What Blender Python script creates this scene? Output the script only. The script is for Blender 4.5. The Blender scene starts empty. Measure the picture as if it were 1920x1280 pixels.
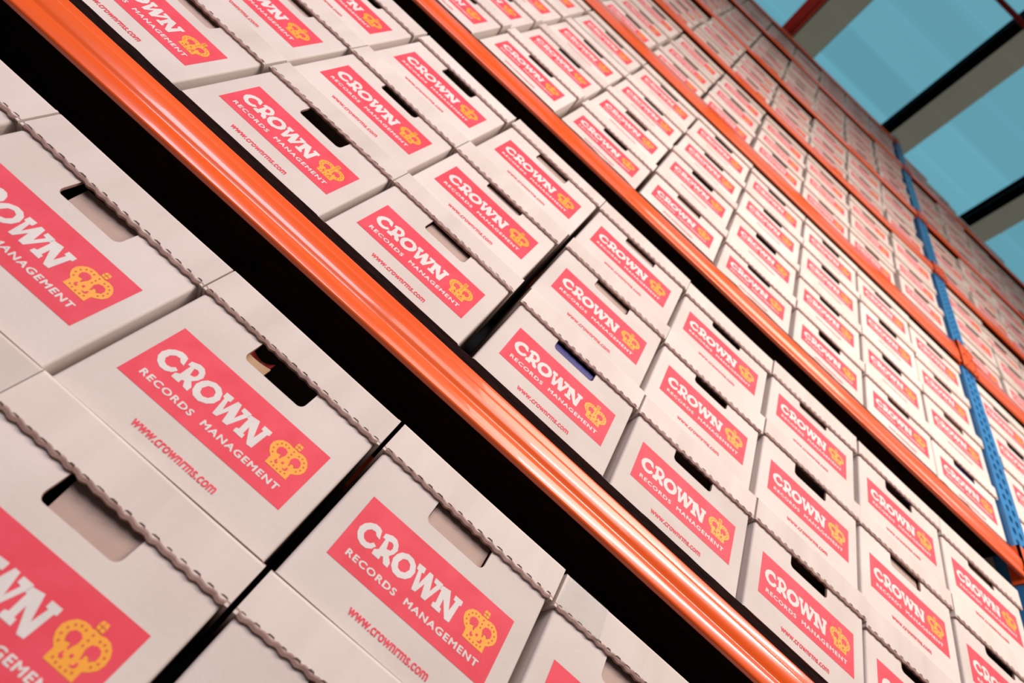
import bpy, bmesh, math, random
from mathutils import Matrix, Vector, geometry
random.seed(7)
C = bpy.context.scene
COL = C.collection

# ------------------------------------------------------------------ units
S = 0.256          # one printed panel width, in metres; the layout below is in these units
Z0 = 6.72          # height of the layout's zero above the floor, in units
def W(x, y, z): return Vector((x * S, y * S, (z + Z0) * S))

# ------------------------------------------------------------------ camera
cam_d = bpy.data.cameras.new('camera'); cam = bpy.data.objects.new('camera', cam_d); COL.objects.link(cam)
RW = ((0.7348, -0.5123, 0.4446), (0.6771, 0.5140, -0.5267), (0.0414, 0.6880, 0.7245))
r0, d0, f0 = (Vector(v).normalized() for v in RW)
r0 = (r0 - f0 * r0.dot(f0)).normalized(); d0 = f0.cross(r0)
m = Matrix(((r0.x, -d0.x, -f0.x), (r0.y, -d0.y, -f0.y), (r0.z, -d0.z, -f0.z))).to_4x4()
m.translation = W(0.2143, -2.7112, -0.8556)
cam.matrix_world = m
cam_d.sensor_width = 36.0; cam_d.lens = 36.0 * 1000.0 / 1920.0
cam_d.clip_start = 0.02; cam_d.clip_end = 200
cam_d.dof.use_dof = True; cam_d.dof.focus_distance = 0.86; cam_d.dof.aperture_fstop = 2.6
C.camera = cam

# ------------------------------------------------------------------ world, lamps, exposure
wd = bpy.data.worlds.new('hall_air'); C.world = wd; wd.use_nodes = True
wd.node_tree.nodes['Background'].inputs[0].default_value = (0.55, 0.75, 0.85, 1)
wd.node_tree.nodes['Background'].inputs[1].default_value = 0.05
def lamp(name, loc, target, sx, sy, power, col):
    d = bpy.data.lights.new(name, 'AREA'); d.shape = 'RECTANGLE'; d.size = sx; d.size_y = sy
    d.energy = power; d.color = col
    o = bpy.data.objects.new(name, d); COL.objects.link(o)
    o.location = W(*loc); o.rotation_euler = (W(*target) - W(*loc)).to_track_quat('-Z', 'Y').to_euler()
    return o
lamp('aisle_or_fill_lamp', (7.5, -8.5, 8.5), (2.5, 0, 3.5), 2.4, 0.14, 44, (1.0, 0.95, 0.90))  # long aisle luminaire, source of the streaks along the beams
lamp('aisle_or_fill_lamp', (-6.0, -10.0, 5.0), (-1, 0, 1.0), 1.8, 1.0, 44, (0.93, 0.88, 1.0))  # added fill lamp, cool light for the left boxes, no fixture
lamp('aisle_or_fill_lamp', (2.5, -11.0, 7.0), (2, 0, 4.0), 2.4, 1.2, 34, (1.0, 0.93, 0.86))  # added warm fill for the middle boxes, not a known luminaire
lamp('aisle_or_fill_lamp', (6.0, -11.0, 13.0), (3.0, 0, 9.0), 2.4, 1.2, 62, (1.0, 0.82, 0.68))  # added lamp that warms and brightens the upper tiers
C.view_settings.view_transform = 'Standard'; C.view_settings.look = 'None'
C.view_settings.gamma = 1.0; C.view_settings.use_curve_mapping = False
C.view_settings.exposure = 0.24

# ------------------------------------------------------------------ materials
def mat(name, col, rough=0.6, metal=0.0, coat=0.0, spec=0.5):
    mt = bpy.data.materials.new(name); mt.use_nodes = True
    b = mt.node_tree.nodes['Principled BSDF']
    b.inputs['Base Color'].default_value = (*col, 1); b.inputs['Roughness'].default_value = rough
    b.inputs['Metallic'].default_value = metal; b.inputs['Coat Weight'].default_value = coat
    b.inputs['Specular IOR Level'].default_value = spec
    return mt, mt.node_tree, b
def noisy(name, c1, c2, scale, rough=0.7, bump=0.0, vary=0.0, spec=0.3, stretch=(1, 1, 1), coat=0.0, fine=0.0):
    mt, nt, b = mat(name, c1, rough, spec=spec, coat=coat)
    N = nt.nodes; L = nt.links
    tc = N.new('ShaderNodeTexCoord'); mp = N.new('ShaderNodeMapping'); mp.inputs['Scale'].default_value = stretch
    L.new(tc.outputs['Object'], mp.inputs['Vector'])
    oi = N.new('ShaderNodeObjectInfo')
    ad = N.new('ShaderNodeVectorMath'); ad.operation = 'ADD'
    sc = N.new('ShaderNodeVectorMath'); sc.operation = 'SCALE'; sc.inputs[0].default_value = (9, 5, 7)
    L.new(oi.outputs['Random'], sc.inputs['Scale']); L.new(mp.outputs[0], ad.inputs[0]); L.new(sc.outputs[0], ad.inputs[1])
    n1 = N.new('ShaderNodeTexNoise'); n1.inputs['Scale'].default_value = scale; n1.inputs['Detail'].default_value = 6
    L.new(ad.outputs[0], n1.inputs['Vector'])
    mx = N.new('ShaderNodeMix'); mx.data_type = 'RGBA'
    mx.inputs['A'].default_value = (*c1, 1); mx.inputs['B'].default_value = (*c2, 1)
    rp = N.new('ShaderNodeValToRGB'); rp.color_ramp.elements[0].position = 0.35; rp.color_ramp.elements[1].position = 0.7
    L.new(n1.outputs['Fac'], rp.inputs[0]); L.new(rp.outputs[0], mx.inputs['Factor'])
    out = mx.outputs['Result']
    if vary:
        hs = N.new('ShaderNodeHueSaturation')
        mr = N.new('ShaderNodeMapRange'); mr.inputs['To Min'].default_value = 1 - vary; mr.inputs['To Max'].default_value = 1 + vary
        L.new(oi.outputs['Random'], mr.inputs['Value']); L.new(mr.outputs[0], hs.inputs['Value']); L.new(out, hs.inputs['Color'])
        out = hs.outputs[0]
    L.new(out, b.inputs['Base Color'])
    if bump:
        n2 = N.new('ShaderNodeTexNoise'); n2.inputs['Scale'].default_value = fine or scale * 14; n2.inputs['Detail'].default_value = 4
        L.new(ad.outputs[0], n2.inputs['Vector'])
        bp = N.new('ShaderNodeBump'); bp.inputs['Strength'].default_value = bump; bp.inputs['Distance'].default_value = 0.001
        L.new(n2.outputs['Fac'], bp.inputs['Height']); L.new(bp.outputs[0], b.inputs['Normal'])
    return mt
M = {}
M['card'] = noisy('kraft_card', (0.72, 0.612, 0.562), (0.64, 0.535, 0.480), 6, 0.75, 0.25, 0.05, 0.25, fine=160)
M['card_lid'] = noisy('kraft_card_lid', (0.73, 0.615, 0.560), (0.64, 0.53, 0.470), 5, 0.75, 0.25, 0.06, 0.25, stretch=(3, 1, 0.6), fine=160)
M['card_edge'] = noisy('card_cut_edge', (0.46, 0.26, 0.21), (0.34, 0.19, 0.15), 60, 0.85, 0.4, 0.0, 0.1)
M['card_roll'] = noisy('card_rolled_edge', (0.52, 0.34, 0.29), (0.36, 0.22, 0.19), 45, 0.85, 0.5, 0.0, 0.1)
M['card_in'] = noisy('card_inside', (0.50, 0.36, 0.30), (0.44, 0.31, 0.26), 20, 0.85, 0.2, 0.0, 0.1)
M['slot'] = mat('slot_shadow_card', (0.10, 0.05, 0.04), 0.9)[0]
M['red'] = noisy('red_ink', (0.82, 0.078, 0.112), (0.76, 0.060, 0.085), 30, 0.6, 0.1, 0.04, 0.3, fine=160)
M['white'] = noisy('unprinted_letters', (0.76, 0.68, 0.64), (0.70, 0.62, 0.58), 30, 0.7, 0.1, 0.0, 0.3, fine=160)
M['yellow'] = mat('yellow_ink', (0.90, 0.36, 0.03), 0.55)[0]
M['dotred'] = mat('red_dot_ink', (0.66, 0.09, 0.05), 0.6)[0]
M['orange'] = noisy('orange_enamel', (0.86, 0.115, 0.015), (0.80, 0.095, 0.012), 3, 0.24, 0.06, 0.0, 0.55, stretch=(0.6, 6, 6), coat=0.5, fine=40)
M['orange_dull'] = noisy('orange_enamel_plate', (0.80, 0.10, 0.015), (0.70, 0.08, 0.01), 8, 0.4, 0.1, 0.0, 0.5)
M['blue'] = noisy('blue_enamel', (0.035, 0.20, 0.46), (0.03, 0.16, 0.38), 6, 0.35, 0.1, 0.0, 0.5)
M['dark'] = mat('hollow_dark', (0.01, 0.01, 0.012), 0.9)[0]
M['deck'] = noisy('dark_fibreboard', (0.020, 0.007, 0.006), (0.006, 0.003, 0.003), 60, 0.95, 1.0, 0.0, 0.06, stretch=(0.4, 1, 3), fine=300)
M['steel'] = noisy('black_painted_steel', (0.002, 0.004, 0.010), (0.001, 0.002, 0.005), 8, 0.6, 0.1, 0.0, 0.12)
M['redsteel'] = noisy('red_painted_steel', (0.62, 0.035, 0.02), (0.5, 0.02, 0.015), 5, 0.35, 0.1, 0.0, 0.5)
M['orangelip'] = mat('orange_red_lip', (0.85, 0.09, 0.03), 0.4)[0]
M['_g'] = noisy('grey_brown_roof_sheet', (0.20, 0.185, 0.15), (0.16, 0.15, 0.125), 2, 0.7, 0.1, 0.03, 0.2)
M['concrete'] = noisy('concrete', (0.11, 0.105, 0.10), (0.08, 0.078, 0.075), 3, 0.6, 0.2, 0.0, 0.4)
M['backing'] = noisy('dark_backing', (0.05, 0.05, 0.055), (0.04, 0.04, 0.045), 3, 0.9)
M['folder_blue'] = mat('blue_folder_card', (0.022, 0.014, 0.17), 0.5)[0]
M['folder_red'] = mat('dark_red_folder_card', (0.35, 0.03, 0.025), 0.5)[0]
M['folder_tan'] = mat('tan_folder_card', (0.45, 0.26, 0.14), 0.6)[0]
M['paper'] = mat('paper', (0.8, 0.8, 0.78), 0.7)[0]
# rooflight: daylight coming through translucent blue-green sheeting
mt, nt, b = mat('rooflight_sheet', (0.12, 0.22, 0.25), 0.5)
b.inputs['Emission Color'].default_value = (0.135, 0.385, 0.48, 1); b.inputs['Emission Strength'].default_value = 0.74
tcn = nt.nodes.new('ShaderNodeTexCoord'); ns = nt.nodes.new('ShaderNodeTexNoise'); ns.inputs['Scale'].default_value = 1.2
oin = nt.nodes.new('ShaderNodeObjectInfo')
mrn = nt.nodes.new('ShaderNodeMapRange'); mrn.inputs['To Min'].default_value = 0.74 * 0.9; mrn.inputs['To Max'].default_value = 0.74 * 1.1
nt.links.new(oin.outputs['Random'], mrn.inputs['Value']); nt.links.new(mrn.outputs[0], b.inputs['Emission Strength'])
M['rooflight'] = mt
mt, nt, b = mat('grey_sheet_glow', (0.20, 0.185, 0.15), 0.6)   # opaque grey sheeting, faint glow added to brighten it
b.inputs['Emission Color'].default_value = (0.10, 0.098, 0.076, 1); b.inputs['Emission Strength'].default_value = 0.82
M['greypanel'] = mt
# clear packing tape
mt, nt, b = mat('clear_tape', (0.9, 0.88, 0.85), 0.12, coat=1.0)
b.inputs['Alpha'].default_value = 0.30
n2 = nt.nodes.new('ShaderNodeTexNoise'); n2.inputs['Scale'].default_value = 70; n2.inputs['Detail'].default_value = 5
bpn = nt.nodes.new('ShaderNodeBump'); bpn.inputs['Strength'].default_value = 0.8; bpn.inputs['Distance'].default_value = 0.002
nt.links.new(n2.outputs['Fac'], bpn.inputs['Height']); nt.links.new(bpn.outputs[0], b.inputs['Normal']); nt.links.new(bpn.outputs[0], b.inputs['Coat Normal'])
M['tape'] = mt

# ------------------------------------------------------------------ mesh helpers
class MB:
    """collects faces with material slots, in units; built once as one mesh"""
    def __init__(s): s.v = []; s.f = []; s.m = []; s.mats = []
    def mi(s, name):
        if name not in s.mats: s.mats.append(name)
        return s.mats.index(name)
    def face(s, pts, mname):
        b = len(s.v); s.v += [tuple(p) for p in pts]; s.f.append(tuple(range(b, b + len(pts)))); s.m.append(s.mi(mname))
    def box(s, x0, x1, y0, y1, z0, z1, mname):
        b = len(s.v)
        s.v += [(x, y, z) for x in (x0, x1) for y in (y0, y1) for z in (z0, z1)]
        for q in ((0, 1, 3, 2), (4, 6, 7, 5), (0, 4, 5, 1), (2, 3, 7, 6), (0, 2, 6, 4), (1, 5, 7, 3)):
            s.f.append(tuple(b + i for i in q)); s.m.append(s.mi(mname))
    def poly(s, loops, y, mname):
        """flat polygon in the XZ plane (with holes), facing -Y"""
        vl = [[Vector((x, z, 0)) for x, z in lp] for lp in loops]
        flat = [p for lp in loops for p in lp]
        for t in geometry.tessellate_polygon(vl):
            a, b_, c = (flat[i] for i in t)
            if (b_[0]-a[0])*(c[1]-a[1]) - (b_[1]-a[1])*(c[0]-a[0]) < 0: b_, c = c, b_
            s.face([(a[0], y, a[1]), (b_[0], y, b_[1]), (c[0], y, c[1])], mname)
    def sweep(s, prof, x0, x1, mname, closed=True):
        """profile of (y, z) points swept along X"""
        b = len(s.v); n = len(prof)
        for x in (x0, x1): s.v += [(x, y, z) for y, z in prof]
        for i in range(n if closed else n - 1):
            j = (i + 1) % n
            s.f.append((b + i, b + j, b + n + j, b + n + i)); s.m.append(s.mi(mname))
        if closed:
            s.f.append(tuple(b + i for i in reversed(range(n)))); s.m.append(s.mi(mname))
            s.f.append(tuple(b + n + i for i in range(n))); s.m.append(s.mi(mname))
    def mesh(s, name, weld=True, smooth=None, scale=S):
        me = bpy.data.meshes.new(name)
        me.from_pydata([(x * scale, y * scale, z * scale) for x, y, z in s.v], [], s.f)
        for n in s.mats: me.materials.append(M[n])
        me.polygons.foreach_set('material_index', s.m)
        if weld:
            bm = bmesh.new(); bm.from_mesh(me)
            bmesh.ops.remove_doubles(bm, verts=bm.verts, dist=1e-6); bmesh.ops.recalc_face_normals(bm, faces=bm.faces)
            bm.to_mesh(me); bm.free()
        if smooth:
            me.polygons.foreach_set('use_smooth', [True] * len(me.polygons)); me.set_sharp_from_angle(angle=smooth)
        me.update(); return me
def arc(cx, cy, r, a0, a1, n):
    return [(cx + r * math.cos(math.radians(a0 + (a1 - a0) * i / n)), cy + r * math.sin(math.radians(a0 + (a1 - a0) * i / n))) for i in range(n + 1)]
def ob(name, me, parent=None, loc=(0, 0, 0)):
    o = bpy.data.objects.new(name, me); COL.objects.link(o); o.location = loc
    if parent: o.parent = parent
    return o
def empty(name, loc, label, cat, group=None, rz=0.0):
    o = bpy.data.objects.new(name, None); COL.objects.link(o); o.location = loc; o.rotation_euler = (0, 0, rz)
    o.empty_display_size = 0.05
    tag(o, label, cat, group); return o
def tag(o, label, cat, group=None):
    o['label'] = label; o['category'] = cat
    if group: o['group'] = group
def struct(o): o['kind'] = 'structure'; return o

# ------------------------------------------------------------------ setting
XA, XB, YA, YB, ZC = -24.0, 52.0, -34.0, 3.0, 36.2
b_ = MB(); b_.box(XA, XB, YA, YB, -Z0 - 0.6, -Z0, 'concrete'); struct(ob('floor', b_.mesh('floor'), None, (0, 0, Z0 * S)))
b_ = MB(); b_.box(XA, XB, YB, YB + 0.6, -Z0, ZC + 0.6, 'backing'); struct(ob('added_backing', b_.mesh('added_backing'), None, (0, 0, Z0 * S)))  # unseen dark backing, added so gaps between boxes stay black

# roof: sheets between dark purlins, in translucent and opaque courses
CX, CY, CZ = 0.2143, -2.7112, -0.8556
HC = ZC - CZ
ceil_e = bpy.data.objects.new('ceiling', None); COL.objects.link(ceil_e); ceil_e.location = W(0, 0, ZC); ceil_e['kind'] = 'structure'
def beam_x(k): return CX + (0.231 + (0.190 if k >= 0 else 0.205) * k) * HC * 0.985
dy = 0.0455 * HC
def sheet(w, mname):
    q = MB(); q.box(0.02, w - 0.02, 0.02, dy - 0.02, 0.0, 0.12, mname)
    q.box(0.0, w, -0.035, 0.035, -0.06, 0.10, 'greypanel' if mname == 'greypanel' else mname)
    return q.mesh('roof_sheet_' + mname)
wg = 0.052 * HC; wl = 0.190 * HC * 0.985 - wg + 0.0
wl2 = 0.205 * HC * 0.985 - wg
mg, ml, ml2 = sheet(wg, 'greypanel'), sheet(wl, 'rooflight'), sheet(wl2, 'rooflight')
for k in range(-4, 6):
    for j in range(-15, 4):
        y = CY + j * dy
        if y + dy > YB: continue
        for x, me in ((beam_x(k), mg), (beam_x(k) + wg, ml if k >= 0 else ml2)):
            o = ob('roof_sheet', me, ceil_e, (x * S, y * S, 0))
def i_beam(w, h, t):
    return [(-w/2, 0), (w/2, 0), (w/2, t), (t/2, t*1.3), (t/2, h - t*1.3), (w/2, h - t), (w/2, h), (-w/2, h), (-w/2, h - t), (-t/2, h - t*1.3), (-t/2, t*1.3), (-w/2, t)]
q = MB(); q.sweep([(y, z) for y, z in i_beam(0.56, 0.75, 0.10)], 0, YB - YA, 'steel')
pm = q.mesh('roof_purlin')
plab = {0: 'black steel roof beam ending behind the top of the blue upright', 1: 'black steel roof beam reaching the racks near the right edge of the photo',
        -1: 'black steel roof beam hidden behind the red cross tie at the top'}
for k in range(-3, 6):
    o = ob('roof_beam', pm, None, W(beam_x(k), YA, ZC - 0.80)); o.rotation_euler = (0, 0, math.pi / 2)
    if k in plab: tag(o, plab[k], 'beam', 'roof beams')
    elif k < -1: tag(o, ('second' if k == -2 else 'third') + ' black roof beam left of the red cross tie', 'beam', 'roof beams')
    else: tag(o, ['first', 'second', 'third', 'fourth'][k - 2] + ' black roof beam past the right edge of the photo', 'beam', 'roof beams')
# red sprinkler pipe under the roof beams
q = MB(); rr = 0.105; n = 16
q.sweep([(rr * math.cos(2 * math.pi * i / n), rr * math.sin(2 * math.pi * i / n)) for i in range(n)], -14, 30, 'redsteel')
pipe = empty('sprinkler_pipe', W(0, CY - 0.0745 * 35, CZ + 35), 'thin red sprinkler pipe crossing the black roof beams at top right corner', 'pipe')
ob('pipe', q.mesh('pipe', smooth=0.9), pipe)
hg = MB(); hg.box(-0.03, 0.03, -0.03, 0.03, 0.0, 1.10, 'steel'); hg.box(-0.06, 0.06, -0.13, 0.13, -0.13, -0.10, 'steel'); hg.box(-0.06, 0.06, 0.10, 0.13, -0.1, 0.12, 'steel'); hg.box(-0.06, 0.06, -0.13, -0.10, -0.1, 0.12, 'steel')
hm = hg.mesh('hanger')
for k in range(-2, 4): ob('hanger', hm, pipe, (beam_x(k) * S + 0.16, 0, 0))
# red tie that spans the aisle at the top of the rack
q = MB(); w, h, t = 0.56, 0.42, 0.045
q.sweep([(-w/2, 0), (-w/2 + t, 0), (-w/2 + t, h - t), (w/2 - t, h - t), (w/2 - t, 0), (w/2, 0), (w/2, h), (-w/2, h)], -12.0, 1.74, 'redsteel')
q.box(-12.0, 1.2, -w/2 - 0.005, -w/2 + 0.05, -0.05, 0.02, 'orangelip')
tie = empty('cross_tie', W(0.80, 0, 27.02), 'red steel channel tie crossing the aisle above the topmost boxes', 'beam', None, math.pi / 2)
ob('channel', q.mesh('channel'), tie)
q = MB(); q.box(-0.35, 0.35, 1.64, 1.74, -1.22, 0.5, 'redsteel')
ob('mounting_plate', q.mesh('mounting_plate'), tie, (0, 0, 0)).rotation_euler = (0, 0, -math.pi / 2)

# ------------------------------------------------------------------ racking
POST = [(-5.56, -5.21), (6.86, 7.21), (19.32, 19.67)]
TOPZ = 26.6
LEV = [  # beam bottom, beam top, board top, rows of boxes standing on it
    (-1.62, -1.24, -1.145, 2), (1.165, 1.525, 1.625, 3), (4.93, 5.35, 5.44, 4), (9.55, 10.25, 10.335, 3),
    (13.42, 13.86, 13.94, 3), (17.05, 17.48, 17.56, 4), (21.70, 22.14, 22.22, 3), (25.28, 25.70, 25.77, 1)]
def post_mesh():
    q = MB(); w = 0.35; d = 0.26; zt = TOPZ + Z0; t = 0.02
    # perforated front face: a ladder of frames around slot openings
    step = 0.20; n = int(zt / step)
    for i in range(n):
        z0 = i * step; z1 = z0 + step
        for cx in (0.115, 0.235):
            x0, x1 = (0, 0.175) if cx < 0.17 else (0.175, 0.35)
            hw, hh = 0.022, 0.055; zc = (z0 + z1) / 2
            hole = [(cx - hw, zc - hh), (cx + hw, zc - hh), (cx + hw * 1.5, zc + hh * 0.2), (cx + hw, zc + hh), (cx - hw, zc + hh), (cx - hw * 1.5, zc + hh * 0.2)]
            outer = [(x0, z0), (x1, z0), (x1, zc + hh * .2), (x1, z1), (x0, z1), (x0, zc + hh * .2)]
            for a in range(6):
                b2 = (a + 1) % 6
                q.face([(outer[a][0], 0, outer[a][1]), (outer[b2][0], 0, outer[b2][1]), (hole[b2][0], 0, hole[b2][1]), (hole[a][0], 0, hole[a][1])], 'blue')
                q.face([(hole[a][0], 0, hole[a][1]), (hole[b2][0], 0, hole[b2][1]), (hole[b2][0], t, hole[b2][1]), (hole[a][0], t, hole[a][1])], 'blue')
    zt = n * step
    q.box(0, t, 0.0005, d, 0, zt, 'blue'); q.box(w - t, w, 0.0005, d, 0, zt, 'blue')
    q.box(0, 0.08, d - t, d, 0, zt, 'blue'); q.box(w - 0.08, w, d - t, d, 0, zt, 'blue')
    q.box(t, w - t, 0.06, 0.08, 0, zt, 'dark')
    return q.mesh('post', weld=False)
pmesh = post_mesh()
q = MB(); q.box(0.0, 0.35, -0.02, 0.33, -0.0, 0.03, 'blue'); fmesh = q.mesh('base_plate')
ulab = ['blue perforated rack upright left of the frame', 'blue perforated rack upright dividing the two bays of boxes', 'blue perforated rack upright right of the frame']
for i, (a, b2) in enumerate(POST):
    u = empty('rack_upright', W(a, -0.02, -Z0), ulab[i], 'rack upright', 'blue rack uprights')
    ob('post', pmesh, u); ob('base_plate', fmesh, u)
    o = ob('post', pmesh, u, (0.35 * S, 1.95 * S, 0)); o.rotation_euler = (0, 0, math.pi)
    ob('base_plate', fmesh, u, (0, 1.6 * S, 0))
def beam_profile(h):
    """stepped box beam: rounded lower lip, broad face with a shallow groove, set-back top"""
    y0 = -0.06
    p = []
    p += [(0.10, h * 0.72), (y0 + 0.045, h * 0.72), (y0 + 0.045, 0.02), (y0 + 0.040, 0.0)]
    p += arc(y0 + 0.022, 0.022, 0.022, 270, 180, 6)
    p += [(y0 + 0.0, 0.075), (y0 + 0.004, 0.10), (y0 + 0.012, 0.115), (y0 + 0.012, 0.13), (y0 + 0.004, 0.145)]
    p += [(y0 - 0.002, h * 0.50), (y0 - 0.001, h * 0.58)]
    p += arc(y0 + 0.035, h * 0.66, 0.036, 180, 120, 4)
    p += [(y0 + 0.035, h * 0.80)]
    p += arc(y0 + 0.060, h - 0.025, 0.025, 180, 90, 4)
    p += [(0.10, h)]
    return p
def plate_mesh(h):
    q = MB(); w = 0.17
    q.box(w, w + 0.02, -0.075, 0.10, -0.05, h + 0.08, 'orange_dull')
    q.box(0.0, w + 0.02, -0.075, -0.045, -0.05, h + 0.08, 'orange_dull')
    for zz in (0.0, h * 0.5, h): q.box(0.07, 0.10, -0.085, -0.075, zz, zz + 0.03, 'steel')
    return q
ORD = ['bottommost', 'lowest', 'second', 'third', 'fourth', 'fifth', 'sixth', 'seventh']
SIDE = ['left of the blue upright', 'right of the blue upright']
for li, (zb, zt, zd, nr) in enumerate(LEV):
    for bay in (0, 1):
        if bay == 1 and li == 7: continue
        x0, x1 = POST[bay][1] + 0.008, POST[bay + 1][0] - 0.008
        h = zt - zb
        bm_ = empty('shelf_beam', W((x0 + x1) / 2, 0, zb), '', 'shelf beam', 'orange shelf beams')
        if li == 0: lb = 'orange shelf beam under the lowest rows of boxes, ' + SIDE[bay]
        elif li == 1: lb = ('wide glossy orange shelf beam nearest the camera with long white highlights' if bay == 0 else 'lowest orange shelf beam right of the blue upright')
        elif li == 2: lb = ('second orange shelf beam up, crossing from top centre to right edge' if bay == 0 else 'second orange shelf beam up, right of the blue upright')
        else: lb = ORD[li] + ' orange shelf beam up, ' + SIDE[bay]
        bm_['label'] = lb
        q = MB(); hx = (x1 - x0) / 2; q.sweep(beam_profile(h), -hx, hx, 'orange')
        ob('rail', q.mesh('rail', smooth=0.7), bm_)
        pq = plate_mesh(h)
        lp = MB(); lp.v = [(-hx - 0.172 + x, y, z) for x, y, z in pq.v]; lp.f = pq.f; lp.m = pq.m; lp.mats = pq.mats
        ob('end_connector', lp.mesh('end_connector'), bm_)
        rp_ = MB(); rp_.v = [(hx + 0.172 - x, y, z) for x, y, z in pq.v]; rp_.f = pq.f; rp_.m = pq.m; rp_.mats = pq.mats
        ob('end_connector', rp_.mesh('end_connector'), bm_)
        q = MB(); xx = x0
        nseg = 90
        # board with a slightly ragged front edge
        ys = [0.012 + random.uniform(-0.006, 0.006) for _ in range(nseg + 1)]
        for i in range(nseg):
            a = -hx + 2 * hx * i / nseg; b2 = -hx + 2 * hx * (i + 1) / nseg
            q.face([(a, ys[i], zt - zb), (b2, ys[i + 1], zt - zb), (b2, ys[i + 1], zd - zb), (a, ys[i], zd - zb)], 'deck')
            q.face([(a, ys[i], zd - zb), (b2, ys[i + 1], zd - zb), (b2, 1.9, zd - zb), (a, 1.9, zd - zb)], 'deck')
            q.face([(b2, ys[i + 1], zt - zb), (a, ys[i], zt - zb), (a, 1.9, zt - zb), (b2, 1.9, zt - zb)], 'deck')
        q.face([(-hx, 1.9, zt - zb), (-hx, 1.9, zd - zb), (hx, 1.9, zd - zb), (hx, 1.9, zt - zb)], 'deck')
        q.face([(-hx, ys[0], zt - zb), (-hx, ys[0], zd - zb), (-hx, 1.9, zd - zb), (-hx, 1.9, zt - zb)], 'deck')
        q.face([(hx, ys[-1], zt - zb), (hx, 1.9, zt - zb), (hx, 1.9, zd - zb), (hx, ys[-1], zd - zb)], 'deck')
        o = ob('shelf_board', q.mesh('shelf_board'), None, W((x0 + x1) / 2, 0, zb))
        tag(o, 'dark fibreboard shelf lying on the ' + ('bottommost' if li == 0 else ORD[li]) + ' orange beam ' + SIDE[bay], 'shelf board', 'shelf boards')
        # rear beam carrying the board
        q = MB(); q.sweep([(1.78, 0), (1.88, 0), (1.88, h), (1.78, h)], -hx, hx, 'orange_dull')
        ob('rear_rail', q.mesh('rear_rail'), bm_)

# ------------------------------------------------------------------ archive box meshes
# local origin: bottom centre of the front face. printed panel top-left is at (-0.5, 0.56)
BW, BH, BD, T_ = 0.617, 0.975, 1.50, 0.018
def body_mesh():
    q = MB(); r = 0.018
    hole = [(-0.205, 0.80), (-0.205, 0.672)] + [(x, z) for x, z in arc(-0.170, 0.687, 0.035, 180, 270, 5)][0:] + \
           [(x, z) for x, z in arc(0.170, 0.687, 0.035, 270, 360, 5)] + [(0.205, 0.80)]
    hole = [(-0.205, 0.80)] + arc(-0.170, 0.687, 0.035, 180, 270, 5) + arc(0.170, 0.687, 0.035, 270, 360, 5) + [(0.205, 0.80)]
    outer = [(-BW + r, 0), (BW - r, 0), (BW - r, BH), (-BW + r, BH)]
    q.poly([outer, hole], 0.0, 'card')
    # inner side
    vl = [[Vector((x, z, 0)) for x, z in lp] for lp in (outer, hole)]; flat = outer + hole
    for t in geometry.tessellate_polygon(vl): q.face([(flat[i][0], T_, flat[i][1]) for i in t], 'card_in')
    for i in range(len(hole)):
        j = (i + 1) % len(hole)
        q.face([(hole[i][0], 0, hole[i][1]), (hole[j][0], 0, hole[j][1]), (hole[j][0], T_, hole[j][1]), (hole[i][0], T_, hole[i][1])], 'card_edge')
    for s in (-1, 1):   # rounded front corners and side walls
        pts = [(s * (BW - r + r * math.sin(a)), r - r * math.cos(a)) for a in [math.pi / 2 * i / 4 for i in range(5)]] + [(s * BW, BD)]
        for a, b2 in zip(pts[:-1], pts[1:]):
            q.face([(a[0], a[1], 0), (b2[0], b2[1], 0), (b2[0], b2[1], BH), (a[0], a[1], BH)], 'card')
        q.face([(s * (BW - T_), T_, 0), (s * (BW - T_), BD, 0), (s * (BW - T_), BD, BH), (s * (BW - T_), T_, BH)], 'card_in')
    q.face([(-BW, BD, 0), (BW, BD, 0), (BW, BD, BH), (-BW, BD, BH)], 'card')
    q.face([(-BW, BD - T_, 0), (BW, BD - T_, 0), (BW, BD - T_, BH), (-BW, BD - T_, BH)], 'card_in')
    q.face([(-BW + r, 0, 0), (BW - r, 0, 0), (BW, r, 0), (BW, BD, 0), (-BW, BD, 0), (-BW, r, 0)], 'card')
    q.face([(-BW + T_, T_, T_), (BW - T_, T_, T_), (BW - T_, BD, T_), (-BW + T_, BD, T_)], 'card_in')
    return q.mesh('body', weld=False)
LW, LB, LT, LY = 0.638, 0.785, 1.0, -0.024
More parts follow.
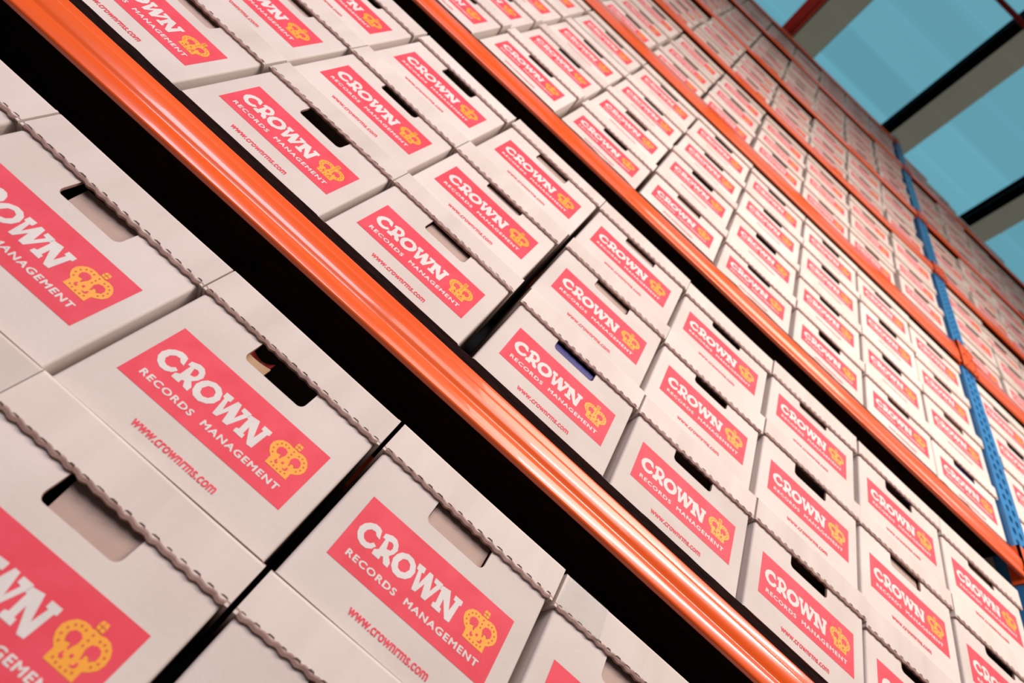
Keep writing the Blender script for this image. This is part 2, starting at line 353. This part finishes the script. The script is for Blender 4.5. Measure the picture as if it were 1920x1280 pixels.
def lid_mesh(seed, LB=0.785):
    rnd = random.Random(seed)
    q = MB(); per = 0.075; n = int(round(2 * LW / per)); sub = 5; tot = n * sub; th = 0.026; r = 0.014
    xs = [-LW + 2 * LW * i / tot for i in range(tot + 1)]
    ph = rnd.uniform(0, 6); am = [0.0040 * (0.6 + 0.8 * rnd.random()) for _ in range(n + 1)]
    zb = [LB + am[int(i / sub)] * math.cos(2 * math.pi * i / sub + ph) + 0.004 * math.sin(i * 0.05 + ph) for i in range(tot + 1)]
    yo = [LY for i in range(tot + 1)]
    wob = [0.0035 * math.sin(i * 0.04 + ph * 2) for i in range(tot + 1)]
    for i in range(tot):
        a, b2 = xs[i], xs[i + 1]
        rows_a = [(a, LY + th, zb[i]), (a, LY + 0.008, zb[i] + 0.002), (a, yo[i] + 0.001, zb[i] + 0.014), (a, yo[i], zb[i] + 0.021)]
        rows_b = [(b2, LY + th, zb[i+1]), (b2, LY + 0.008, zb[i+1] + 0.002), (b2, yo[i+1] + 0.001, zb[i+1] + 0.014), (b2, yo[i+1], zb[i+1] + 0.021)]
        for k in range(3): q.face([rows_a[k], rows_b[k], rows_b[k+1], rows_a[k+1]], 'card_roll')
        pa = [rows_a[3], (a, LY, LB + 0.045)] + [(a, LY + r - r * math.cos(t), LT + wob[i] - r + r * math.sin(t)) for t in (0, 0.52, 1.05, 1.5708)]
        pb = [rows_b[3], (b2, LY, LB + 0.045)] + [(b2, LY + r - r * math.cos(t), LT + wob[i+1] - r + r * math.sin(t)) for t in (0, 0.52, 1.05, 1.5708)]
        for k in range(len(pa) - 1): q.face([pa[k], pb[k], pb[k + 1], pa[k + 1]], 'card_lid')
        q.face([(a, LY + th, zb[i]), (a, LY + th, LT - 0.02), (b2, LY + th, LT - 0.02), (b2, LY + th, zb[i+1])], 'card_in')
    q.face([(-LW, LY + r, LT), (LW, LY + r, LT), (LW, BD + 0.02, LT - 0.012), (-LW, BD + 0.02, LT - 0.012)], 'card_lid')
    q.face([(-LW, LY + 0.02, LT - 0.02), (-LW, BD, LT - 0.02), (LW, BD, LT - 0.02), (LW, LY + 0.02, LT - 0.02)], 'card_in')
    for s in (-1, 1):
        q.box(min(s * LW, s * (LW - 0.018)), max(s * LW, s * (LW - 0.018)), LY + 0.001, BD + 0.02, LB + 0.002, LT - 0.006, 'card_lid')
    q.box(-LW, LW, BD, BD + 0.02, LB, LT - 0.012, 'card_lid')
    # perforation cuts along the rolled edge
    for k in range(n):
        xc = -LW + (k + 0.5) * 2 * LW / n
        z = LB + 0.023 + rnd.uniform(-0.002, 0.002); w = 0.023 * rnd.uniform(0.7, 1.1); hh = 0.0052 * rnd.uniform(0.6, 1.3)
        q.face([(xc - w, LY - 0.0015, z - hh * 0.3), (xc - w * .4, LY - 0.0015, z - hh * .2), (xc + w * .6, LY - 0.0015, z - hh * .2), (xc + w, LY - 0.0015, z - hh * .6),
                (xc + w * .6, LY - 0.0015, z + hh), (xc - w * .5, LY - 0.0015, z + hh)], 'slot')
    return q.mesh('lid', weld=False)

# --- printed panel -----------------------------------------------------------
TR = {
'C':[(0.1697,-0.1868),(0.1579,-0.2109),(0.1332,-0.2264),(0.1018,-0.2284),(0.0708,-0.2154),(0.0504,-0.1934),(0.0434,-0.1669),(0.0524,-0.1377),(0.0735,-0.1155),(0.102,-0.1019),(0.1273,-0.1017),(0.1456,-0.1082),(0.1629,-0.1499),(0.1385,-0.1468),(0.1236,-0.1329),(0.0989,-0.1371),(0.0824,-0.1551),(0.0807,-0.1773),(0.0944,-0.195),(0.1144,-0.2004),(0.1361,-0.1952),(0.1489,-0.1797)],
'R':[(0.1729,-0.2262),(0.1697,-0.201),(0.1881,-0.1891),(0.1859,-0.1288),(0.1697,-0.1312),(0.1687,-0.1062),(0.2064,-0.0899),(0.2344,-0.0909),(0.2573,-0.1066),(0.2717,-0.1318),(0.2654,-0.1585),(0.25,-0.1807),(0.2761,-0.2034),(0.278,-0.2292),(0.2483,-0.2274),(0.2287,-0.2016),(0.2175,-0.2064),(0.2193,-0.2264)],
'Rh':[(0.2056,-0.1256),(0.2221,-0.1195),(0.237,-0.1248),(0.2445,-0.1413),(0.2406,-0.1561),(0.2196,-0.1625)],
'O':[(0.2945,-0.1227),(0.3276,-0.1066),(0.3635,-0.1084),(0.3927,-0.1268),(0.4088,-0.157),(0.4042,-0.1897),(0.3841,-0.2136),(0.3482,-0.2301),(0.3118,-0.2264),(0.2867,-0.2072),(0.2735,-0.1739),(0.2788,-0.1453)],
'Oh':[(0.3176,-0.1433),(0.3408,-0.1329),(0.3653,-0.1417),(0.3767,-0.1651),(0.3659,-0.1891),(0.3429,-0.1992),(0.3203,-0.193),(0.3078,-0.1709)],
'W':[(0.3996,-0.105),(0.4451,-0.1026),(0.4493,-0.1301),(0.4369,-0.1334),(0.4557,-0.1836),(0.4714,-0.1031),(0.4963,-0.1035),(0.5238,-0.1767),(0.5379,-0.1306),(0.5173,-0.128),(0.5152,-0.105),(0.5654,-0.1055),(0.565,-0.1247),(0.5287,-0.2263),(0.4998,-0.2271),(0.4807,-0.1678),(0.4627,-0.2256),(0.4386,-0.229),(0.4157,-0.1356),(0.404,-0.1342)],
'N':[(0.5645,-0.112),(0.6175,-0.1041),(0.6602,-0.185),(0.6668,-0.13),(0.6532,-0.1292),(0.6508,-0.105),(0.7022,-0.1046),(0.7049,-0.1295),(0.6942,-0.1316),(0.691,-0.2293),(0.6605,-0.2317),(0.6056,-0.1602),(0.6104,-0.2035),(0.6214,-0.2031),(0.6252,-0.2261),(0.5682,-0.2254),(0.5665,-0.2035),(0.58,-0.1997),(0.5723,-0.1346),(0.5615,-0.1347)],
'crown':[(0.918,-0.2359),(0.784,-0.234),(0.7816,-0.1959),(0.7593,-0.181),(0.7429,-0.1601),(0.7386,-0.136),(0.7472,-0.1159),(0.766,-0.0975),(0.7919,-0.0896),(0.8136,-0.0894),(0.8297,-0.0932),(0.8372,-0.0878),(0.8681,-0.0918),(0.8877,-0.0871),(0.9136,-0.09),(0.9368,-0.1038),(0.952,-0.1228),(0.9584,-0.1474),(0.9522,-0.1702),(0.9335,-0.1884),(0.9157,-0.1989)],
'cross':[(0.8341,-0.0542),(0.8631,-0.0536),(0.8678,-0.0674),(0.8658,-0.0858),(0.8351,-0.0847),(0.8303,-0.0726)],
'h1':[(0.7913,-0.1643),(0.7805,-0.1511),(0.7783,-0.1362),(0.7898,-0.1234),(0.811,-0.1204),(0.8292,-0.1286),(0.8324,-0.1471),(0.8258,-0.1635),(0.8239,-0.1779),(0.8159,-0.1733),(0.8119,-0.1585)],
'h2':[(0.8651,-0.1448),(0.871,-0.1274),(0.8892,-0.1192),(0.9099,-0.1225),(0.9211,-0.1353),(0.9227,-0.1531),(0.9058,-0.1675),(0.8938,-0.157),(0.8823,-0.1578),(0.8838,-0.1697),(0.8775,-0.1783),(0.874,-0.1649)],
'h3':[(0.8204,-0.2076),(0.8113,-0.1996),(0.8132,-0.1882),(0.8197,-0.1852),(0.8213,-0.1941),(0.833,-0.1989),(0.8297,-0.2054)],
'h4':[(0.8457,-0.1887),(0.8415,-0.183),(0.8468,-0.1765),(0.8555,-0.1777),(0.8561,-0.1887)],
'h5':[(0.8635,-0.2006),(0.8722,-0.2032),(0.8794,-0.1955),(0.8789,-0.1873),(0.8875,-0.1871),(0.891,-0.1989),(0.8837,-0.2066),(0.8705,-0.2071)],
'dots':[(0.8068,-0.2155),(0.8276,-0.2209),(0.851,-0.2231),(0.8736,-0.2218),(0.8942,-0.2156),(0.7745,-0.1741),(0.7622,-0.1547),(0.7633,-0.1318),(0.7753,-0.1131),(0.7941,-0.1044),(0.8158,-0.1062),(0.8481,-0.1045),(0.8491,-0.124),(0.8499,-0.1437),(0.8826,-0.1058),(0.9042,-0.1041),(0.9237,-0.1135),(0.9372,-0.1324),(0.9373,-0.1547),(0.9263,-0.1735)],
}
def text_polys(txt, x0, x1, z0, z1, off, space):
    cu = bpy.data.curves.new('t', 'FONT'); cu.body = txt; cu.offset = off; cu.space_character = space; cu.resolution_u = 3
    o = bpy.data.objects.new('t', cu); COL.objects.link(o)
    bpy.context.view_layer.update()
    me = bpy.data.meshes.new_from_object(o.evaluated_get(bpy.context.evaluated_depsgraph_get()))
    vs = [v.co.copy() for v in me.vertices]; fs = [tuple(p.vertices) for p in me.polygons]
    ax = min(v.x for v in vs); bx = max(v.x for v in vs); az = min(v.y for v in vs); bz = max(v.y for v in vs)
    out = [((v.x - ax) / (bx - ax) * (x1 - x0) + x0, (v.y - az) / (bz - az) * (z1 - z0) + z0) for v in vs]
    bpy.data.objects.remove(o); bpy.data.curves.remove(cu); bpy.data.meshes.remove(me)
    return out, fs
def print_mesh():
    q = MB(); e = 0.0013
    ox, oz = -0.5, 0.56
    def sh(pts): return [(x + ox, z + oz) for x, z in pts]
    q.poly([sh([(0, -0.36), (1, -0.36), (1, 0), (0, 0)])], -e, 'red')
    for k in ('C', 'R', 'O', 'W', 'N'):
        q.poly([sh(TR[k])] + ([sh(TR[k + 'h'])] if k + 'h' in TR else []), -2 * e, 'white')
    q.poly([sh(TR['crown'])], -2 * e, 'yellow'); q.poly([sh(TR['cross'])], -2 * e, 'yellow')
    for k in ('h1', 'h2', 'h3', 'h4', 'h5'): q.poly([sh(TR[k])], -3 * e, 'red')
    for x, z in TR['dots']: q.poly([sh([(x + 0.0045 * math.cos(a), z + 0.0045 * math.sin(a)) for a in [math.pi / 4 * i for i in range(8)]])], -3 * e, 'dotred')
    for a, b2 in (((0.833, -0.070), (0.866, -0.070)), ((0.849, -0.056), (0.849, -0.085)), ((0.832, -0.0865), (0.868, -0.0885))):
        w = 0.0013
        if abs(a[0] - b2[0]) > abs(a[1] - b2[1]): pts = [(a[0], a[1] - w), (b2[0], b2[1] - w), (b2[0], b2[1] + w), (a[0], a[1] + w)]
        else: pts = [(a[0] - w, b2[1]), (a[0] + w, b2[1]), (a[0] + w, a[1]), (a[0] - w, a[1])]
        q.poly([sh(pts)], -3 * e, 'dotred')
    for txt, x0, x1, z0, z1, off, sp, mn in (
        ('RECORDS', 0.072, 0.385, -0.3095, -0.2775, 0.0, 1.18, 'white'),
        ('MANAGEMENT', 0.446, 0.922, -0.3060, -0.2740, 0.0, 1.18, 'white'),
        ('www.crownrms.com', 0.252, 0.737, -0.4975, -0.4655, 0.0, 1.0, 'red')):
        vs, fs = text_polys(txt, x0, x1, z0, z1, off, sp)
        vs = sh(vs)
        for ddx, ddz in (((-0.0022, 0), (0.0, 0), (0.0022, 0), (0, 0.0016), (0, -0.0016)) if mn == 'white' else ((-0.0015, 0), (0.0015, 0))):
            for fc in fs: q.face([(vs[i][0] + ddx, -2 * e - ddx * 0.02 - ddz * 0.05, vs[i][1] + ddz) for i in fc], mn)
    me = q.mesh('printed_panel', weld=False)
    # make every face look out of the box (-Y)
    bm = bmesh.new(); bm.from_mesh(me)
    for fc in bm.faces:
        if fc.normal.y > 0: fc.normal_flip()
    bm.to_mesh(me); bm.free()
    return me
body_me = body_mesh(); lid_mes = [lid_mesh(s) for s in range(4)]; lid_low = [lid_mesh(10 + s, v) for s, v in enumerate((0.735, 0.75, 0.765, 0.74))]; print_me = print_mesh()
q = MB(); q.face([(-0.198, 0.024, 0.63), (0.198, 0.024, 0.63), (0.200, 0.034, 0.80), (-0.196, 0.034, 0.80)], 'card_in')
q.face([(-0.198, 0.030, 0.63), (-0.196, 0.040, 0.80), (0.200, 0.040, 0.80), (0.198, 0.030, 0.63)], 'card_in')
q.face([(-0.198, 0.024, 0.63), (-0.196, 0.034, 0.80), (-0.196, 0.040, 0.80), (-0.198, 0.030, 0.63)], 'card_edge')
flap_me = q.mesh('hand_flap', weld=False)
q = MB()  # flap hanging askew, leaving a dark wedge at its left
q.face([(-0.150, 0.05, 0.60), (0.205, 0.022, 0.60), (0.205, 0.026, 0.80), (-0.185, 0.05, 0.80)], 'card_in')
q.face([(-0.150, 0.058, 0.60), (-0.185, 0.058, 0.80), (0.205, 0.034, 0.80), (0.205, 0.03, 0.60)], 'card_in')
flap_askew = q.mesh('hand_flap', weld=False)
q = MB()
for k in range(-4, 5):
    pass
q.poly([[(-LW + 0.01, LB + 0.03), (-LW + 0.34, LB + 0.02), (-LW + 0.33, LT - 0.005), (-LW + 0.02, LT - 0.008)]], LY - 0.003, 'tape')
tape_me = q.mesh('tape', weld=False)

# ------------------------------------------------------------------ place the boxes
# per level and row: x of each printed panel's left edge, column by column (index 0 is leftmost)
G = [-5.0 + 1.3249 * k for k in range(9)]
def cols(known, n=9, first=-4.93, last=5.5):
    return known
ROWS = {
 (0, 0): [-3.53, -2.238, -0.954, 0.352, 1.65, 2.93], (0, 1): [-3.53, -2.240, -0.954, 0.349, 1.655, 2.94],
 (1, 0): [-4.90, -3.598, -2.290, -1.006, 0.360, 1.660, 2.948, 4.232, 5.516],
 (1, 1): [-4.88, -3.59, -2.298, -1.011, 0.325, 1.612, 2.903, 4.195, 5.490],
 (1, 2): [-4.90, -3.590, -2.288, -0.972, 0.313, 1.603, 2.889, 4.214, 5.500],
 (2, 0): [-4.80, -3.46, -2.125, -0.786, 0.515, 1.820, 3.130, 4.417, 5.70],
 (2, 1): [-4.78, -3.44, -2.10, -0.800, 0.493, 1.800, 3.120, 4.410, 5.70],
 (2, 2): [-4.76, -3.42, -2.10, -0.800, 0.490, 1.790, 3.100, 4.390, 5.69],
 (2, 3): [-4.76, -3.42, -2.10, -0.800, 0.480, 1.785, 3.090, 4.380, 5.68]}
NUM = ['first', 'second', 'third', 'fourth', 'fifth', 'sixth', 'seventh', 'eighth', 'ninth']
SPECIAL = {}
def visible(x, z, marg):
    # is any corner of this front face within the widened view?
    for xx in (x - LW, x + LW):
        for zz in (z, z + 1):
            v = Vector((xx - CX, 0 - CY, zz - CZ)); dz = v.dot(f0)
            if dz > 0.05:
                u = v.dot(r0) / dz * 1000; w = v.dot(d0) / dz * 1000
                if abs(u) < 960 + marg and abs(w) < 640 + marg: return True
    return False
NB = 0
LEVELNAME = ['', 'lowest orange beam', 'second orange beam', 'third orange beam', 'fourth orange beam', 'fifth orange beam', 'sixth orange beam', 'seventh orange beam']
FLAPS = {(0, 1, 1), (0, 1, 3), (0, 0, 2), (1, 0, 3), (1, 0, 1), (1, 1, 3), (1, 1, 4), (1, 2, 3), (1, 2, 4), (1, 1, 1)}
OPEN = {(0, 1, 2), (1, 0, 2), (1, 0, 4), (1, 2, 2), (1, 0, 5), (1, 0, 6), (1, 1, 6), (1, 2, 7)}
LOOK = {
 (0, 1, 2): 'nearest archive box with dark hand hole showing curled folder edges, below the orange beam',
 (0, 1, 3): 'archive box at bottom centre with tan flap behind its hand hole, below the orange beam',
 (0, 1, 1): 'archive box at left edge below the orange beam, hand hole flap hanging askew',
 (0, 0, 2): 'archive box in the bottom left corner with wide tan flap in hand hole',
 (0, 1, 0): 'archive box cut by the upper left edge, just below the wide orange beam',
 (0, 0, 1): 'archive box at lower left edge, mostly cut off, beneath the askew-flap box',
 (0, 0, 3): 'archive box cut by the bottom edge, only its lid and upper front showing',
 (0, 1, 4): 'archive box with clear glossy tape on its lid corner, at the bottom edge',
 (1, 0, 4): 'archive box with a blue folder showing in its hand hole, on lowest beam',
 (2, 0, 8): 'archive box with a blue and white folder in its hand hole, beside blue upright',
}
placed = []
for li, (zb, zt, zd, nr) in enumerate(LEV):
    for bay in (0, 1):
        for r in range(nr):
            if bay == 0:
                xs = ROWS.get((li, r)) or [(-4.99 + 1.3249 * k) for k in range(9)]
                if li == 7: xs = xs[:5]
            else:
                if li == 0 or li == 7: continue
                xs = [7.355 + 1.318 * k for k in range(9)]
                if li == 6 and r == 2: xs = []
                if li == 6 and r == 1: xs = xs[:2]
                if li == 6 and r == 0: xs = xs[:4]
            for k, x in enumerate(xs):
                if bay == 0: z = zd + 0.003 + r * 1.004
                else: z = zd + 0.003 + r * 1.004
                xc = x + 0.5
                if not visible(xc, z, 280 if li else 200): continue
                rnd = random.Random(li * 1000 + r * 100 + k * 7 + bay * 13)
                if li > 2 and not (bay == 0 and li == 7): xc += rnd.uniform(-0.010, 0.010)
                near = li <= 1
                yj = rnd.uniform(0.0, 0.02) if near else (rnd.uniform(-0.01, 0.03) if li == 2 else rnd.uniform(-0.015, 0.09))
                if (li, r, k, bay) == (2, 0, 6, 0): pass
                key = (li, r, k) if bay == 0 else None
                if key in LOOK: lab = LOOK[key]
                else:
                    side = 'left of the blue upright' if bay == 0 else 'right of the blue upright'
                    if bay == 0: cn = NUM[(9 if li > 0 else 9) - 1 - k] if li != 0 else NUM[max(0, 5 - k)]
                    else: cn = NUM[k]
                    if li == 0:
                        lab = '%s archive box from the right, %s row below the lowest orange beam' % (NUM[5 - k], 'first' if r == 1 else 'second')
                    else:
                        lab = 'archive box %s in column %s, row %s above the %s' % ('', '', '', '')
                        lab = 'archive box, %s row above %s, %s column %s' % (NUM[r], LEVELNAME[li], cn, 'left of blue upright' if bay == 0 else 'right of blue upright')
                root = empty('archive_box', W(xc, yj, z), lab, 'box', 'printed archive boxes', math.radians(rnd.uniform(-0.10, 0.10)))
                ob('body', body_me, root)
                ld = ob('lid', (lid_mes if li == 0 or key in ((1, 0, 3), (1, 0, 2)) or rnd.random() < 0.35 else lid_low)[rnd.randrange(4)], root, (0, 0, rnd.uniform(-0.006, 0.0) * S))
                ob('printed_panel', print_me, root, (rnd.uniform(-0.006, 0.006) * S if not near else 0, 0, 0))
                if key in FLAPS or (key not in OPEN and rnd.random() < 0.3):
                    ob('hand_flap', flap_askew if key in ((0, 1, 1), (0, 0, 2)) else flap_me, root)
                if key == (0, 1, 4): ob('clear_tape', tape_me, ld)
                placed.append((key, root)); NB += 1
P = {k: o for k, o in placed if k}

# papers that show through the hand holes
def folder_at(key, name, label, x0, x1, y, ztop, mname, tilt=0.0, curl=0.0):
    if key not in P: return
    if key[2] == 8: P[key].rotation_euler = (0, 0, 0)
    q = MB(); n = 10
    for i in range(n):
        a = x0 + (x1 - x0) * i / n; b2 = x0 + (x1 - x0) * (i + 1) / n
        ya = y + curl * math.sin(math.pi * i / n); yb = y + curl * math.sin(math.pi * (i + 1) / n)
        for d, nn in ((0, 1), (0.012, -1)):
            pts = [(a, ya + d, 0.03), (b2, yb + d, 0.03), (b2, yb + d, ztop + tilt * (i + 1) / n), (a, ya + d, ztop + tilt * i / n)]
            q.face(pts if nn > 0 else pts[::-1], mname)
        q.face([(a, ya, ztop + tilt * i / n), (b2, yb, ztop + tilt * (i + 1) / n), (b2, yb + 0.012, ztop + tilt * (i + 1) / n), (a, ya + 0.012, ztop + tilt * i / n)], 'paper')
    r = P[key]
    o = ob(name, q.mesh('folder', weld=False), None, r.location.copy()); o.rotation_euler = r.rotation_euler
    tag(o, label, 'folder')
folder_at((1, 0, 4), 'document_folder', 'blue folder showing in the hand hole of a box on lowest beam', -0.50, 0.50, 0.022, 0.745, 'folder_blue')
folder_at((0, 1, 2), 'document_folder', 'dark red curled folder inside the nearest box below the orange beam', -0.215, -0.08, 0.040, 0.745, 'folder_red', 0.02, 0.05)
folder_at((0, 1, 2), 'document_folder', 'tan folder in front of the dark red one inside the nearest box', -0.215, -0.07, 0.026, 0.705, 'folder_tan', 0.012, 0.012)
folder_at((2, 0, 8), 'document_folder', 'blue folder showing in a box beside the blue upright, second beam', -0.40, 0.40, 0.028, 0.755, 'folder_blue')
folder_at((1, 0, 6), 'document_folder', 'dark tan papers in a box hand hole, second from right above lowest beam', -0.5, 0.5, 0.12, 0.76, 'folder_tan')
